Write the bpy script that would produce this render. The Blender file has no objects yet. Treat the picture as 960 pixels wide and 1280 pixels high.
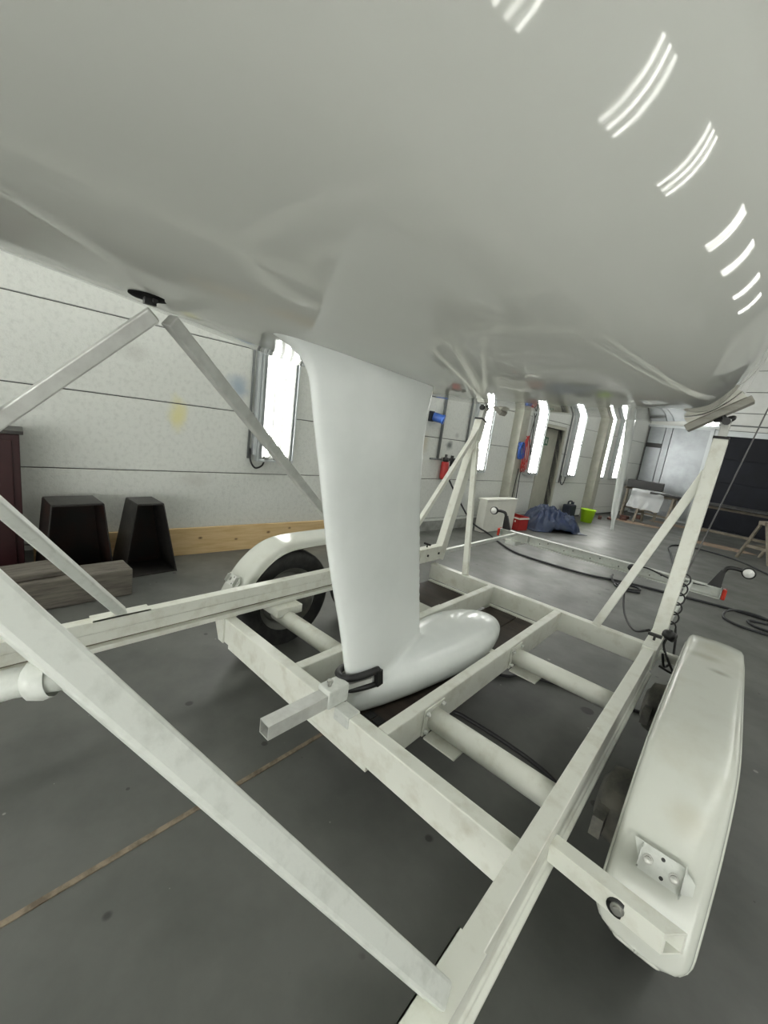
import bpy, math, random
import numpy as np
from mathutils import Vector, Matrix, noise

sc = bpy.context.scene
col = sc.collection
rnd = random.Random(7)

# ------------------------------------------------------------------ camera
YAW, PITCH, ROLL, FPX = -0.712366543, -0.196593246, 0.132290124, 510.460788
cy_, sy_ = math.cos(YAW), math.sin(YAW)
fwd = Vector((sy_ * math.cos(PITCH), cy_ * math.cos(PITCH), math.sin(PITCH)))
rgt = Vector((cy_, -sy_, 0.0))
upv = rgt.cross(fwd)
r2 = rgt * math.cos(ROLL) + upv * math.sin(ROLL)
u2 = -rgt * math.sin(ROLL) + upv * math.cos(ROLL)
cam_d = bpy.data.cameras.new('camera')
cam = bpy.data.objects.new('camera', cam_d)
col.objects.link(cam)
mw = Matrix.Identity(4)
for i in range(3):
    mw[i][0], mw[i][1], mw[i][2] = r2[i], u2[i], -fwd[i]
mw[0][3], mw[1][3], mw[2][3] = 0.0, 0.0, 1.4
cam.matrix_world = mw
cam_d.sensor_fit = 'VERTICAL'
cam_d.sensor_height = 36.0
cam_d.sensor_width = 27.0
cam_d.lens = FPX / 1280.0 * 36.0
cam_d.clip_start = 0.02
sc.camera = cam

# ------------------------------------------------------------------ world, exposure
w = bpy.data.worlds.new('world')
sc.world = w
w.use_nodes = True
w.node_tree.nodes['Background'].inputs[0].default_value = (0.8, 0.85, 0.9, 1)
w.node_tree.nodes['Background'].inputs[1].default_value = 0.05
sc.view_settings.view_transform = 'Standard'
sc.view_settings.look = 'None'
sc.view_settings.gamma = 1.0
sc.view_settings.use_curve_mapping = False
sc.view_settings.exposure = 0.25
sc.cycles.max_bounces = 10
sc.cycles.diffuse_bounces = 6
sc.cycles.glossy_bounces = 5
sc.cycles.sample_clamp_indirect = 6.0
TUBE_POWER = 24.0

# ------------------------------------------------------------------ materials
def mat(name, c, rough=0.5, metal=0.0, c2=None, nscale=6.0, lo=0.4, hi=0.65, detail=6.0,
        bump=0.0, bscale=60.0, coat=0.0, emit=None, estr=0.0, trans=0.0, alpha=1.0, stretch=(1, 1, 1), spec=0.5,
        rough2=None):
    m = bpy.data.materials.new(name)
    m.use_nodes = True
    nt = m.node_tree
    b = nt.nodes['Principled BSDF']
    b.inputs['Base Color'].default_value = (*c, 1)
    b.inputs['Roughness'].default_value = rough
    b.inputs['Metallic'].default_value = metal
    b.inputs['Coat Weight'].default_value = coat
    b.inputs['Coat Roughness'].default_value = 0.04
    b.inputs['Transmission Weight'].default_value = trans
    b.inputs['Alpha'].default_value = alpha
    b.inputs['Specular IOR Level'].default_value = spec
    if emit:
        b.inputs['Emission Color'].default_value = (*emit, 1)
        b.inputs['Emission Strength'].default_value = estr
    if c2 or bump:
        tc = nt.nodes.new('ShaderNodeTexCoord')
        mp = nt.nodes.new('ShaderNodeMapping')
        mp.inputs['Scale'].default_value = stretch
        nt.links.new(tc.outputs['Object'], mp.inputs['Vector'])
    if c2:
        n = nt.nodes.new('ShaderNodeTexNoise')
        n.inputs['Scale'].default_value = nscale
        n.inputs['Detail'].default_value = detail
        n.inputs['Roughness'].default_value = 0.6
        nt.links.new(mp.outputs['Vector'], n.inputs['Vector'])
        r = nt.nodes.new('ShaderNodeValToRGB')
        r.color_ramp.elements[0].position = lo
        r.color_ramp.elements[1].position = hi
        r.color_ramp.elements[0].color = (*c, 1)
        r.color_ramp.elements[1].color = (*c2, 1)
        nt.links.new(n.outputs['Fac'], r.inputs['Fac'])
        nt.links.new(r.outputs['Color'], b.inputs['Base Color'])
        if rough2 is not None:
            mr = nt.nodes.new('ShaderNodeMapRange')
            mr.inputs['From Min'].default_value = lo
            mr.inputs['From Max'].default_value = hi
            mr.inputs['To Min'].default_value = rough
            mr.inputs['To Max'].default_value = rough2
            nt.links.new(n.outputs['Fac'], mr.inputs['Value'])
            nt.links.new(mr.outputs['Result'], b.inputs['Roughness'])
    if bump:
        n2 = nt.nodes.new('ShaderNodeTexNoise')
        n2.inputs['Scale'].default_value = bscale
        n2.inputs['Detail'].default_value = 4
        nt.links.new(mp.outputs['Vector'], n2.inputs['Vector'])
        bp = nt.nodes.new('ShaderNodeBump')
        bp.inputs['Strength'].default_value = bump
        bp.inputs['Distance'].default_value = 0.01
        nt.links.new(n2.outputs['Fac'], bp.inputs['Height'])
        nt.links.new(bp.outputs['Normal'], b.inputs['Normal'])
    return m

def spots(m, lst):
    """soft stains with a shape of their own: (centre, radii, colour, strength) in object coordinates"""
    nt = m.node_tree
    b = nt.nodes['Principled BSDF']
    tc = nt.nodes.new('ShaderNodeTexCoord')
    nz = nt.nodes.new('ShaderNodeTexNoise')
    nz.inputs['Scale'].default_value = 9
    nz.inputs['Detail'].default_value = 4
    nt.links.new(tc.outputs['Object'], nz.inputs['Vector'])
    src = b.inputs['Base Color'].links[0].from_socket if b.inputs['Base Color'].links else None
    for ce, rad, colr, st in lst:
        mp = nt.nodes.new('ShaderNodeMapping')
        mp.vector_type = 'TEXTURE'
        mp.inputs['Location'].default_value = ce
        mp.inputs['Scale'].default_value = rad
        nt.links.new(tc.outputs['Object'], mp.inputs['Vector'])
        ln = nt.nodes.new('ShaderNodeVectorMath')
        ln.operation = 'LENGTH'
        nt.links.new(mp.outputs['Vector'], ln.inputs[0])
        ad = nt.nodes.new('ShaderNodeMath')
        ad.operation = 'MULTIPLY_ADD'
        nt.links.new(nz.outputs['Fac'], ad.inputs[0])
        ad.inputs[1].default_value = 0.8
        nt.links.new(ln.outputs['Value'], ad.inputs[2])
        mr = nt.nodes.new('ShaderNodeMapRange')
        mr.interpolation_type = 'SMOOTHSTEP'
        mr.inputs['From Min'].default_value = 1.4
        mr.inputs['From Max'].default_value = 0.5
        mr.inputs['To Min'].default_value = 0
        mr.inputs['To Max'].default_value = st
        nt.links.new(ad.outputs[0], mr.inputs['Value'])
        mx = nt.nodes.new('ShaderNodeMix')
        mx.data_type = 'RGBA'
        nt.links.new(mr.outputs['Result'], mx.inputs[0])
        if src:
            nt.links.new(src, mx.inputs[6])
        else:
            mx.inputs[6].default_value = b.inputs['Base Color'].default_value
        mx.inputs[7].default_value = (*colr, 1)
        src = mx.outputs[2]
    nt.links.new(src, b.inputs['Base Color'])

M = {}
M['gel'] = mat('gelcoat', (.64, .65, .61), .045, c2=(.60, .608, .565), nscale=1.6, lo=.35, hi=.7, spec=.5, stretch=(1, .35, 1))
nt = M['gel'].node_tree
_tc = nt.nodes.new('ShaderNodeTexCoord')
_mp = nt.nodes.new('ShaderNodeMapping')
_mp.inputs['Scale'].default_value = (1.2, 26, 1.2)
_nz = nt.nodes.new('ShaderNodeTexNoise')
_nz.inputs['Scale'].default_value = 2.0
_nz.inputs['Detail'].default_value = 5
_mr = nt.nodes.new('ShaderNodeMapRange')
_mr.inputs['From Min'].default_value = .35
_mr.inputs['From Max'].default_value = .75
_mr.inputs['To Min'].default_value = .03
_mr.inputs['To Max'].default_value = .06
nt.links.new(_tc.outputs['Object'], _mp.inputs['Vector'])
nt.links.new(_mp.outputs['Vector'], _nz.inputs['Vector'])
nt.links.new(_nz.outputs['Fac'], _mr.inputs['Value'])
nt.links.new(_mr.outputs['Result'], nt.nodes['Principled BSDF'].inputs['Roughness'])
M['keel'] = mat('keel_paint', (.80, .83, .815), .22, c2=(.74, .77, .755), nscale=4, lo=.45, hi=.75, spec=.5)
M['cream'] = mat('cream_paint', (.745, .755, .685), .36, c2=(.56, .545, .455), nscale=14, lo=.5, hi=.82, bump=.05, bscale=90)
M['grime'] = mat('groove_grime', (.16, .14, .10), .8, c2=(.30, .28, .22), nscale=12, stretch=(1, .3, 1))
M['galv'] = mat('white_galvanised', (.63, .65, .61), .42, c2=(.50, .52, .48), nscale=30, lo=.5, hi=.75, bump=.04, bscale=120)
M['fender'] = mat('fender_plastic', (.60, .615, .56), .2, c2=(.50, .495, .42), nscale=5, lo=.52, hi=.85, bump=.03, bscale=8, detail=9)
spots(M['fender'], [((1.0, .42, .68), (.09, .05, .2), (.34, .31, .22), .55), ((1.05, .30, .68), (.05, .03, .2), (.22, .20, .15), .6), ((1.02, .55, .66), (.1, .12, .2), (.42, .40, .30), .5),
                    ((.98, .72, .6), (.05, .08, .2), (.35, .32, .24), .6), ((.95, -.52, .47), (.03, .04, .06), (.24, .23, .20), .7), ((1.05, -.40, .55), (.07, .05, .1), (.5, .48, .38), .5), ((1.0, -.55, .38), (.04, .05, .1), (.45, .44, .36), .5)])
M['silverpaint'] = mat('aluminium_tube', (.58, .59, .56), .42, .25, c2=(.46, .46, .44), nscale=22, lo=.4, hi=.8)
M['steel'] = mat('zinc_bolt', (.45, .45, .42), .35, .8)
M['dark'] = mat('black_plastic', (.012, .012, .012), .4)
M['pit'] = mat('dark_recess', (.006, .006, .006), .9, spec=.1)
M['rubber'] = mat('tyre_rubber', (.012, .012, .012), .7, c2=(.03, .03, .028), nscale=20, bump=.1, bscale=150)
M['rim'] = mat('grey_rim', (.35, .35, .33), .45, .5)
M['drum'] = mat('brake_drum', (.10, .10, .09), .6, c2=(.2, .19, .16), nscale=14)
M['board'] = mat('brown_board', (.045, .032, .024), .65, c2=(.025, .018, .014), nscale=3, stretch=(1, 8, 1), bump=.1)
M['mat'] = mat('rubber_mat', (.02, .02, .02), .7, bump=.3, bscale=80)
M['foam'] = mat('pad_foam', (.66, .65, .58), .75, bump=.15, bscale=90)
M['padwood'] = mat('pad_wood', (.36, .35, .31), .7, c2=(.28, .27, .23), nscale=8, stretch=(1, 6, 6))
M['red'] = mat('red_lens', (.45, .03, .015), .25, coat=.5)
M['lens'] = mat('clear_lens', (.8, .8, .78), .2)
M['floor'] = mat('floor_paint', (.122, .125, .115), .38, c2=(.080, .083, .076), nscale=2.3, lo=.36, hi=.66, detail=9, bump=.06, bscale=14, rough2=.5)
def flecks(m, scale, thr, colr):
    nt = m.node_tree
    b = nt.nodes['Principled BSDF']
    tc = nt.nodes.new('ShaderNodeTexCoord')
    v = nt.nodes.new('ShaderNodeTexVoronoi')
    v.inputs['Scale'].default_value = scale
    nt.links.new(tc.outputs['Object'], v.inputs['Vector'])
    n = nt.nodes.new('ShaderNodeTexNoise')
    n.inputs['Scale'].default_value = scale * .37
    nt.links.new(tc.outputs['Object'], n.inputs['Vector'])
    mu = nt.nodes.new('ShaderNodeMath')
    mu.operation = 'DIVIDE'
    nt.links.new(v.outputs['Distance'], mu.inputs[0])
    pw = nt.nodes.new('ShaderNodeMath')
    pw.operation = 'POWER'
    nt.links.new(n.outputs['Fac'], pw.inputs[0])
    pw.inputs[1].default_value = 5
    nt.links.new(pw.outputs[0], mu.inputs[1])
    lt = nt.nodes.new('ShaderNodeMapRange')
    lt.inputs['From Min'].default_value = thr
    lt.inputs['From Max'].default_value = thr * .7
    nt.links.new(mu.outputs[0], lt.inputs['Value'])
    mx_ = nt.nodes.new('ShaderNodeMix')
    mx_.data_type = 'RGBA'
    nt.links.new(lt.outputs['Result'], mx_.inputs[0])
    nt.links.new(b.inputs['Base Color'].links[0].from_socket, mx_.inputs[6])
    mx_.inputs[7].default_value = (*colr, 1)
    nt.links.new(mx_.outputs[2], b.inputs['Base Color'])
flecks(M['floor'], 7, 1.5, (.035, .035, .033))
flecks(M['floor'], 11, .8, (.24, .24, .22))
M['joint'] = mat('floor_joint', (.26, .21, .15), .55, c2=(.12, .09, .06), nscale=25)
M['wall'] = mat('aerated_concrete_white', (.62, .635, .605), .85, c2=(.535, .55, .525), nscale=28, lo=.48, hi=.72, detail=8, bump=.35, bscale=75)
spots(M['wall'], [((0, -.02, 1.30), (.5, .11, .20), (.66, .62, .30), .85), ((0, .50, 1.62), (.5, .15, .16), (.26, .33, .42), .8),
                  ((0, -.35, 1.75), (.5, .16, .1), (.42, .42, .4), .5), ((0, 3.72, 1.30), (.5, .11, .09), (.10, .11, .11), .9),
                  ((0, 3.85, 1.46), (.5, .07, .06), (.3, .3, .3), .6), ((0, 3.18, 1.30), (.5, .1, .2), (.50, .46, .34), .7),
                  ((0, .15, .72), (.5, .2, .10), (.50, .50, .47), .6), ((0, 4.2, .45), (.5, .25, .2), (.35, .37, .38), .6),
                  ((0, -.9, .4), (.5, .4, .3), (.52, .52, .48), .6)])
M['wallfar'] = mat('far_wall_white', (.70, .71, .69), .7, c2=(.64, .65, .62), nscale=3)
M['wallgrey'] = mat('grey_wall', (.34, .35, .335), .8, c2=(.28, .29, .28), nscale=3)
M['ceil'] = mat('ceiling_white', (.60, .61, .58), .85)
M['plinth'] = mat('plinth_grey', (.30, .31, .29), .75, c2=(.2, .2, .19), nscale=7)
M['gap'] = mat('panel_gap', (.10, .10, .10), .9)
M['column'] = mat('column_beige', (.40, .40, .34), .55, c2=(.33, .33, .28), nscale=6)
M['doorp'] = mat('door_beige', (.42, .42, .35), .5, c2=(.36, .36, .30), nscale=5)
M['tube'] = mat('fluorescent_tube', (1, 1, 1), .3, emit=(1.0, 1.0, .955), estr=TUBE_POWER)
M['tube_dim'] = mat('dimmed_fluorescent_tube', (1, 1, 1), .3, emit=(1.0, 1.0, .93), estr=TUBE_POWER * .52)  # output cut so the right wall lamps light the hull less
M['refl'] = mat('lamp_reflector', (.20, .207, .197), .45)
M['lamp'] = mat('lamp_housing', (.50, .53, .54), .4, .3)
M['conduit'] = mat('grey_conduit', (.14, .15, .15), .45)
M['cable'] = mat('black_cable', (.012, .012, .013), .5)
M['hose'] = mat('hose_rubber', (.02, .021, .024), .5)
M['rope'] = mat('grey_wire', (.12, .12, .12), .5)
M['pine'] = mat('pine_plank', (.68, .50, .27), .6, c2=(.56, .38, .18), nscale=3, lo=.42, hi=.7, stretch=(6, 1, 12), bump=.05, bscale=20)
spots(M['pine'], [((0, s, z), (.5, .03, .018), (.14, .07, .03), .95) for s, z in ((.2, .16), (.55, .12), (.9, .17), (1.15, .2), (1.35, .1))])
M['timber'] = mat('weathered_timber', (.16, .145, .12), .85, c2=(.09, .08, .068), nscale=5, stretch=(6, 1, 10), bump=.3, bscale=25)
M['rust'] = mat('rusty_steel', (.014, .012, .011), .5, c2=(.032, .011, .007), nscale=6, lo=.4, hi=.7, bump=.12, bscale=40)
M['rust2'] = mat('scuffed_dark_steel', (.022, .020, .019), .45, c2=(.06, .055, .05), nscale=9, lo=.5, hi=.75, bump=.12, bscale=40)
M['maroon'] = mat('maroon_paint', (.035, .010, .012), .3, c2=(.022, .007, .008), nscale=3)
M['blue'] = mat('blue_plastic', (.02, .08, .32), .4)
M['redp'] = mat('red_paint', (.38, .02, .018), .4)
M['white'] = mat('white_board', (.74, .74, .68), .55, c2=(.66, .66, .6), nscale=4)
M['tarp'] = mat('blue_tarpaulin', (.015, .030, .085), .45, c2=(.035, .05, .085), nscale=5, bump=.2, bscale=25)
M['navy'] = mat('navy_plastic', (.012, .017, .03), .5)
M['lime'] = mat('lime_plastic', (.42, .72, .02), .4)
M['brick'] = mat('brick_red', (.12, .05, .035), .8, c2=(.06, .04, .035), nscale=12)
M['metalsheet'] = mat('silver_sheet', (.36, .38, .40), .45, .6, c2=(.28, .30, .31), nscale=2.5, bump=.1, bscale=5)
M['navygate'] = mat('dark_navy_sheet', (.006, .007, .011), .6, spec=.25, c2=(.009, .011, .018), nscale=2, bump=.1, bscale=4)
M['trestle'] = mat('trestle_wood', (.24, .21, .165), .7, c2=(.15, .13, .10), nscale=8)
M['film'] = mat('plastic_film', (.55, .57, .58), .25, alpha=.55)
M['green'] = mat('exit_green', (.02, .12, .06), .5)
M['dust'] = mat('wood_dust', (.30, .21, .15), .9, c2=(.2, .16, .12), nscale=6)

# ------------------------------------------------------------------ mesh builder
class B:
    def __init__(s):
        s.v, s.f, s.sm = [], [], []
    def add(s, vs, fs, smooth=False):
        o = len(s.v)
        s.v += [tuple(p) for p in vs]
        s.f += [tuple(i + o for i in f) for f in fs]
        s.sm += [smooth] * len(fs)
        return s
    def box(s, lo, hi):
        x0, y0, z0 = lo
        x1, y1, z1 = hi
        return s.add([(x0, y0, z0), (x1, y0, z0), (x1, y1, z0), (x0, y1, z0), (x0, y0, z1), (x1, y0, z1), (x1, y1, z1), (x0, y1, z1)],
                     [(3, 2, 1, 0), (4, 5, 6, 7), (0, 1, 5, 4), (1, 2, 6, 5), (2, 3, 7, 6), (3, 0, 4, 7)])
    def frame(s, p, q, up):
        p, q = Vector(p), Vector(q)
        d = (q - p).normalized()
        u = Vector(up)
        u = (u - d * u.dot(d)).normalized()
        return p, q, d, u, u.cross(d)
    def bar(s, p, q, wu, ws, up=(0, 0, 1)):
        p, q, d, u, t = s.frame(p, q, up)
        a, b = u * wu / 2, t * ws / 2
        vs = [p - a - b, p - a + b, p + a + b, p + a - b, q - a - b, q - a + b, q + a + b, q + a - b]
        return s.add(vs, [(0, 1, 2, 3), (7, 6, 5, 4), (4, 5, 1, 0), (5, 6, 2, 1), (6, 7, 3, 2), (7, 4, 0, 3)])
    def hbar(s, p, q, wu, ws, th=.004, up=(0, 0, 1), miter=0):
        p, q, d, u, t = s.frame(p, q, up)
        a, b = u * wu / 2, t * ws / 2
        a2, b2 = u * (wu / 2 - th), t * (ws / 2 - th)
        R = lambda c, a, b: [c - a - b, c - a + b, c + a + b, c + a - b]
        vs = R(p, a, b) + R(q, a, b) + R(p, a2, b2) + R(q, a2, b2)
        if miter:
            for i in (4, 5, 6, 7, 12, 13, 14, 15):
                vs[i] = vs[i] + d * (vs[i] - q).dot(t) / (ws / 2) * miter / 2
        fs = []
        for i in range(4):
            j = (i + 1) % 4
            fs += [(4 + i, 4 + j, j, i), (8 + i, 8 + j, 12 + j, 12 + i), (i, j, 8 + j, 8 + i), (4 + j, 4 + i, 12 + i, 12 + j)]
        return s.add(vs, fs)
    def tube(s, pts, r, n=8, caps=True, smooth=True):
        P = [Vector(p) for p in pts]
        m = len(P)
        rr = r if isinstance(r, (list, tuple)) else [r] * m
        u = None
        vs = []
        for i in range(m):
            d = (P[min(i + 1, m - 1)] - P[max(i - 1, 0)]).normalized()
            if u is None:
                u = d.orthogonal().normalized()
            else:
                u = (u - d * u.dot(d)).normalized()
            t = d.cross(u)
            for k in range(n):
                a = 2 * math.pi * k / n
                vs.append(P[i] + (u * math.cos(a) + t * math.sin(a)) * rr[i])
        fs = [(i * n + k, i * n + (k + 1) % n, (i + 1) * n + (k + 1) % n, (i + 1) * n + k) for i in range(m - 1) for k in range(n)]
        s.add(vs, fs, smooth)
        if caps:
            o = len(s.v) - m * n
            s.f += [tuple(o + k for k in range(n))[::-1], tuple(o + (m - 1) * n + k for k in range(n))]
            s.sm += [False, False]
        return s
    def cyl(s, p, q, r, n=16):
        return s.tube([p, q], r, n)
    def lathe(s, p, axis, prof, n=24, smooth=True):
        p, a = Vector(p), Vector(axis).normalized()
        u = a.orthogonal().normalized()
        t = a.cross(u)
        vs = [p + a * h + (u * math.cos(2 * math.pi * k / n) + t * math.sin(2 * math.pi * k / n)) * r for (r, h) in prof for k in range(n)]
        m = len(prof)
        return s.add(vs, [(i * n + k, i * n + (k + 1) % n, (i + 1) * n + (k + 1) % n, (i + 1) * n + k) for i in range(m - 1) for k in range(n)], smooth)
    def prism(s, poly, ext):
        e = Vector(ext)
        n = len(poly)
        P = [Vector(p) for p in poly]
        return s.add(P + [p + e for p in P], [tuple(range(n))[::-1], tuple(range(n, 2 * n))] + [(i, (i + 1) % n, n + (i + 1) % n, n + i) for i in range(n)])
    def grid(s, rows, smooth=True, closed=False):
        m, n = len(rows), len(rows[0])
        vs = [p for r in rows for p in r]
        nn = n if closed else n - 1
        return s.add(vs, [(i * n + k, i * n + (k + 1) % n, (i + 1) * n + (k + 1) % n, (i + 1) * n + k) for i in range(m - 1) for k in range(nn)], smooth)
    def build(s, name, m, parent=None, bevel=0, seg=2, solid=0, fix=True):
        import bmesh
        me = bpy.data.meshes.new(name)
        me.from_pydata(s.v, [], s.f)
        if fix:
            bm = bmesh.new()
            bm.from_mesh(me)
            bmesh.ops.recalc_face_normals(bm, faces=bm.faces)
            bm.to_mesh(me)
            bm.free()
        me.polygons.foreach_set('use_smooth', s.sm)
        me.materials.append(M[m])
        o = bpy.data.objects.new(name, me)
        col.objects.link(o)
        if parent:
            o.parent = parent
        if solid:
            d = o.modifiers.new('solid', 'SOLIDIFY')
            d.thickness = solid
            d.offset = 0
        if bevel:
            d = o.modifiers.new('bevel', 'BEVEL')
            d.width = bevel
            d.segments = seg
            d.limit_method = 'ANGLE'
            d.angle_limit = math.radians(40)
            d.harden_normals = False
        return o

WY = 0.114556687
ROOM_O = Vector((-3.831, 1.531, 0))
ROOM_M = Matrix.Translation(ROOM_O) @ Matrix.Rotation(-WY, 4, 'Z')   # x: away from left wall, y: along it
def room(o):
    o.matrix_world = ROOM_M
    return o
def ns(p):
    return ROOM_M.inverted() @ Vector(p)
def tag(o, label, cat=None, group=None, kind=None):
    if label:
        o['label'] = label
    if cat:
        o['category'] = cat
    if group:
        o['group'] = group
    if kind:
        o['kind'] = kind
    return o
def empty(name, loc=(0, 0, 0), rot=None):
    o = bpy.data.objects.new(name, None)
    o.empty_display_size = .1
    col.objects.link(o)
    o.location = loc
    if rot is not None:
        o.rotation_euler.z = rot
    return o
def struct(o, label=None):
    o['kind'] = 'structure'
    if label:
        o['label'] = label
    return o
def thing(name, label, cat, loc, rot=0, group=None):
    """an Empty at a thing's base"""
    return tag(empty(name, loc, rot), label, cat, group)
def rthing(name, label, cat, n, s, z=0, group=None):
    p = ROOM_M @ Vector((n, s, z))
    return thing(name, label, cat, p, -WY, group)
def smooth_path(pts, k=6):
    P = [Vector(p) for p in pts]
    P = [2 * P[0] - P[1]] + P + [2 * P[-1] - P[-2]]
    out = []
    for i in range(1, len(P) - 2):
        a, b, c, d = P[i - 1:i + 3]
        for j in range(k):
            t = j / k
            out.append(.5 * ((2 * b) + (c - a) * t + (2 * a - 5 * b + 4 * c - d) * t * t + (3 * b - a - 3 * c + d) * t ** 3))
    out.append(P[-2])
    return out

# ------------------------------------------------------------------ the room
RW, S0, S1, H = 7.15, -4.6, 12.3, 4.4
struct(room(B().box((-.3, S0 - .3, -.1), (RW + .3, S1 + .3, 0)).build('floor', 'floor')), 'dark grey painted concrete floor')
struct(room(B().box((-.3, S0 - .3, H), (RW + .3, S1 + .3, H + .1)).build('ceiling', 'ceil')))
DO0, DO1, DOH = 6.46, 7.24, 1.86
b = B()
for lo, hi in (((-.25, S0, 0), (-.02, DO0, H)), ((-.25, DO1, 0), (-.02, S1, H)), ((-.25, DO0, DOH), (-.02, DO1, H)), ((-.25, DO0, 0), (-.17, DO1, DOH))):
    b.box(lo, hi)
wl = struct(room(b.build('wall_left', 'gap')), 'white aerated concrete panel wall with dark horizontal joints')
zs = [.03, .19, .79, 1.39, 1.99, 2.59, 3.19, 3.79, H]
def panel_row(z0, z1, a, bb):
    B().box((-.02, a, z0 + .004), (0, bb, z1 - .004)).build('wall_panel', 'wall', wl, bevel=.004, seg=1)
for i in range(len(zs) - 1):
    for a, bb in ((S0, -1.6), (-1.596, 5.4), (5.404, 9.0), (9.004, S1)):
        if a < DO0 < bb and zs[i] < DOH:
            z1 = zs[i + 1]
            panel_row(zs[i], z1, a, DO0 - .06)
            panel_row(zs[i], z1, DO1 + .06, bb)
            if z1 > DOH:
                panel_row(DOH + .06, z1, DO0 - .056, DO1 + .056)
        else:
            panel_row(zs[i], zs[i + 1], a, bb)
struct(room(B().box((0, S0, 0), (.012, DO0 - .06, .15)).build('baseboard_left', 'plinth')))
wr = struct(room(B().box((RW, S0, 0), (RW + .2, S1, H)).build('wall_right', 'wallgrey')))
struct(room(B().box((-.2, S0 - .2, 0), (RW + .2, S0, H)).build('wall_back', 'wallfar')))
wf = struct(room(B().box((-.2, S1, 0), (RW + .2, S1 + .2, H)).build('wall_far', 'gap')))
for z0, z1 in ((2.5, 2.94), (2.94, 3.44), (3.44, 3.94), (3.94, H)):
    for a, bb in ((-.0, 3.6), (3.6, RW)):
        B().box((a + .004, S1 - .03, z0 + .008), (bb - .004, S1, z1 - .008)).build('wall_panel', 'wallfar', wf)
B().box((4.4, S1 - .03, .02), (RW, S1, 2.49)).build('wall_panel', 'wallfar', wf)
# columns on the left wall
for i, (s0, s1, d) in enumerate(((5.30, 5.52, .17), (8.86, 9.10, .19))):
    c = struct(room(B().box((0, s0, 0), (d - .012, s0 + .012, H)).box((0, s1 - .012, 0), (d, s1, H)).box((d - .014, s0, 0), (d, s1, H)).build('trim_%d' % (i + 1), 'column')),
               'beige steel column standing against the left wall')
# metal strip in the floor joint
struct(B().box((-1.193, -1.6, -.01), (-1.175, 1.45, .004)).build('trim_3', 'joint'), 'narrow rusty strip in the floor joint')

# door
d1 = struct(room(B().box((-.16, DO0, .0), (-.125, DO1, DOH)).build('door_1', 'doorp')), 'beige steel door recessed in the left wall')
B().box((-.12, DO0 - .06, 0), (.012, DO0, DOH + .06)).box((-.12, DO1, 0), (.012, DO1 + .06, DOH + .06)).box((-.12, DO0, DOH), (.012, DO1, DOH + .06)).build('door_frame', 'doorp', d1)
B().box((-.124, DO0 + .08, 1.0), (-.118, DO0 + .12, 1.2)).cyl((-.12, DO0 + .1, 1.08), (-.08, DO0 + .1, 1.08), .008, 8).bar((-.08, DO0 + .09, 1.08), (-.08, DO0 + .21, 1.08), .014, .014).build('door_handle', 'steel', d1)
es = rthing('exit_sign', 'small green escape sign with white figure on the beige door', 'sign', -.124, 6.78, 1.52)
B().box((0, -.10, 0), (.004, .10, .16)).build('sign_plate', 'green', es)
b = B()
b.box((.004, -.085, .02), (.0055, -.075, .14)).box((.004, -.03, .02), (.0055, -.02, .14)).box((.004, -.085, .13), (.0055, -.02, .14))
b.prism([(.004, .02, .085), (.004, .05, .085), (.004, .06, .115), (.004, .02, .115)], (.0015, 0, 0)).box((.004, .03, .12), (.0055, .048, .138))
b.prism([(.004, .03, .085), (.004, .045, .085), (.004, .075, .03), (.004, .062, .03)], (.0015, 0, 0)).prism([(.004, .03, .085), (.004, .042, .085), (.004, .02, .03), (.004, .005, .045)], (.0015, 0, 0))
b.build('running_figure', 'lens', es)

# ------------------------------------------------------------------ wall lights (three tubes in a trough)
def wall_light():
    L = 1.50
    r = empty('wall_light')
    B().box((0, -.20, 0), (.05, .20, L)).build('housing', 'lamp', r, bevel=.004)
    for s0 in (-.20, .185):
        B().box((.05, s0, 0), (.085, s0 + .015, L)).build('side_trim', 'lamp', r)
    for z0 in (0, L - .02):
        B().box((.05, -.185, z0), (.085, .185, z0 + .02)).build('end_trim', 'lamp', r)
    B().box((0, -.235, .06), (.06, -.203, L)).build('cable_duct', 'lamp', r, bevel=.004)
    prof = [(.078 if k % 2 else .054, k * .052) for k in range(-3, 4)]
    B().grid([[(x, y, z) for (x, y) in prof] for z in (.022, L - .022)], smooth=False).build('reflector', 'refl', r)
    for y in (-.104, 0, .104):
        t = B().cyl((.080, y, .045), (.080, y, L - .045), .013, 10).build('fluorescent_tube', 'tube', r)
        B().box((.05, y - .016, .02), (.096, y + .016, .05)).build('lamp_holder', 'refl', t)
        B().box((.05, y - .016, L - .05), (.096, y + .016, L - .02)).build('lamp_holder', 'refl', t)
    return r
def copy_tree(o, parent=None):
    c = o.copy()
    col.objects.link(c)
    c.parent = parent
    for ch in o.children:
        copy_tree(ch, c)
    return c
LL = [(.90, 'tall three-tube wall light left of the white keel fin, cable loop below'),
      (2.60, 'three-tube wall light hidden behind the white keel fin'),
      (4.42, 'bright wall light behind the rear support post on the far trailer side'),
      (6.13, 'bright wall light between the beige column and the steel door'),
      (7.78, 'bright wall light just beyond the beige steel door'),
      (9.38, 'bright wall light just past the second beige column'),
      (10.28, 'farthest wall light, its edge behind the white rudder blade')]
proto = wall_light()
first = True
def put_light(n, s, z, rz, label, group):
    global first
    o = proto if first else copy_tree(proto)
    first = False
    o.location = ROOM_M @ Vector((n, s, z))
    o.rotation_euler.z = -WY + rz
    return tag(o, label, 'wall light', group)
for s, lab in LL:
    put_light(.001, s, .93, 0, lab, 'lights along the left wall')
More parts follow.
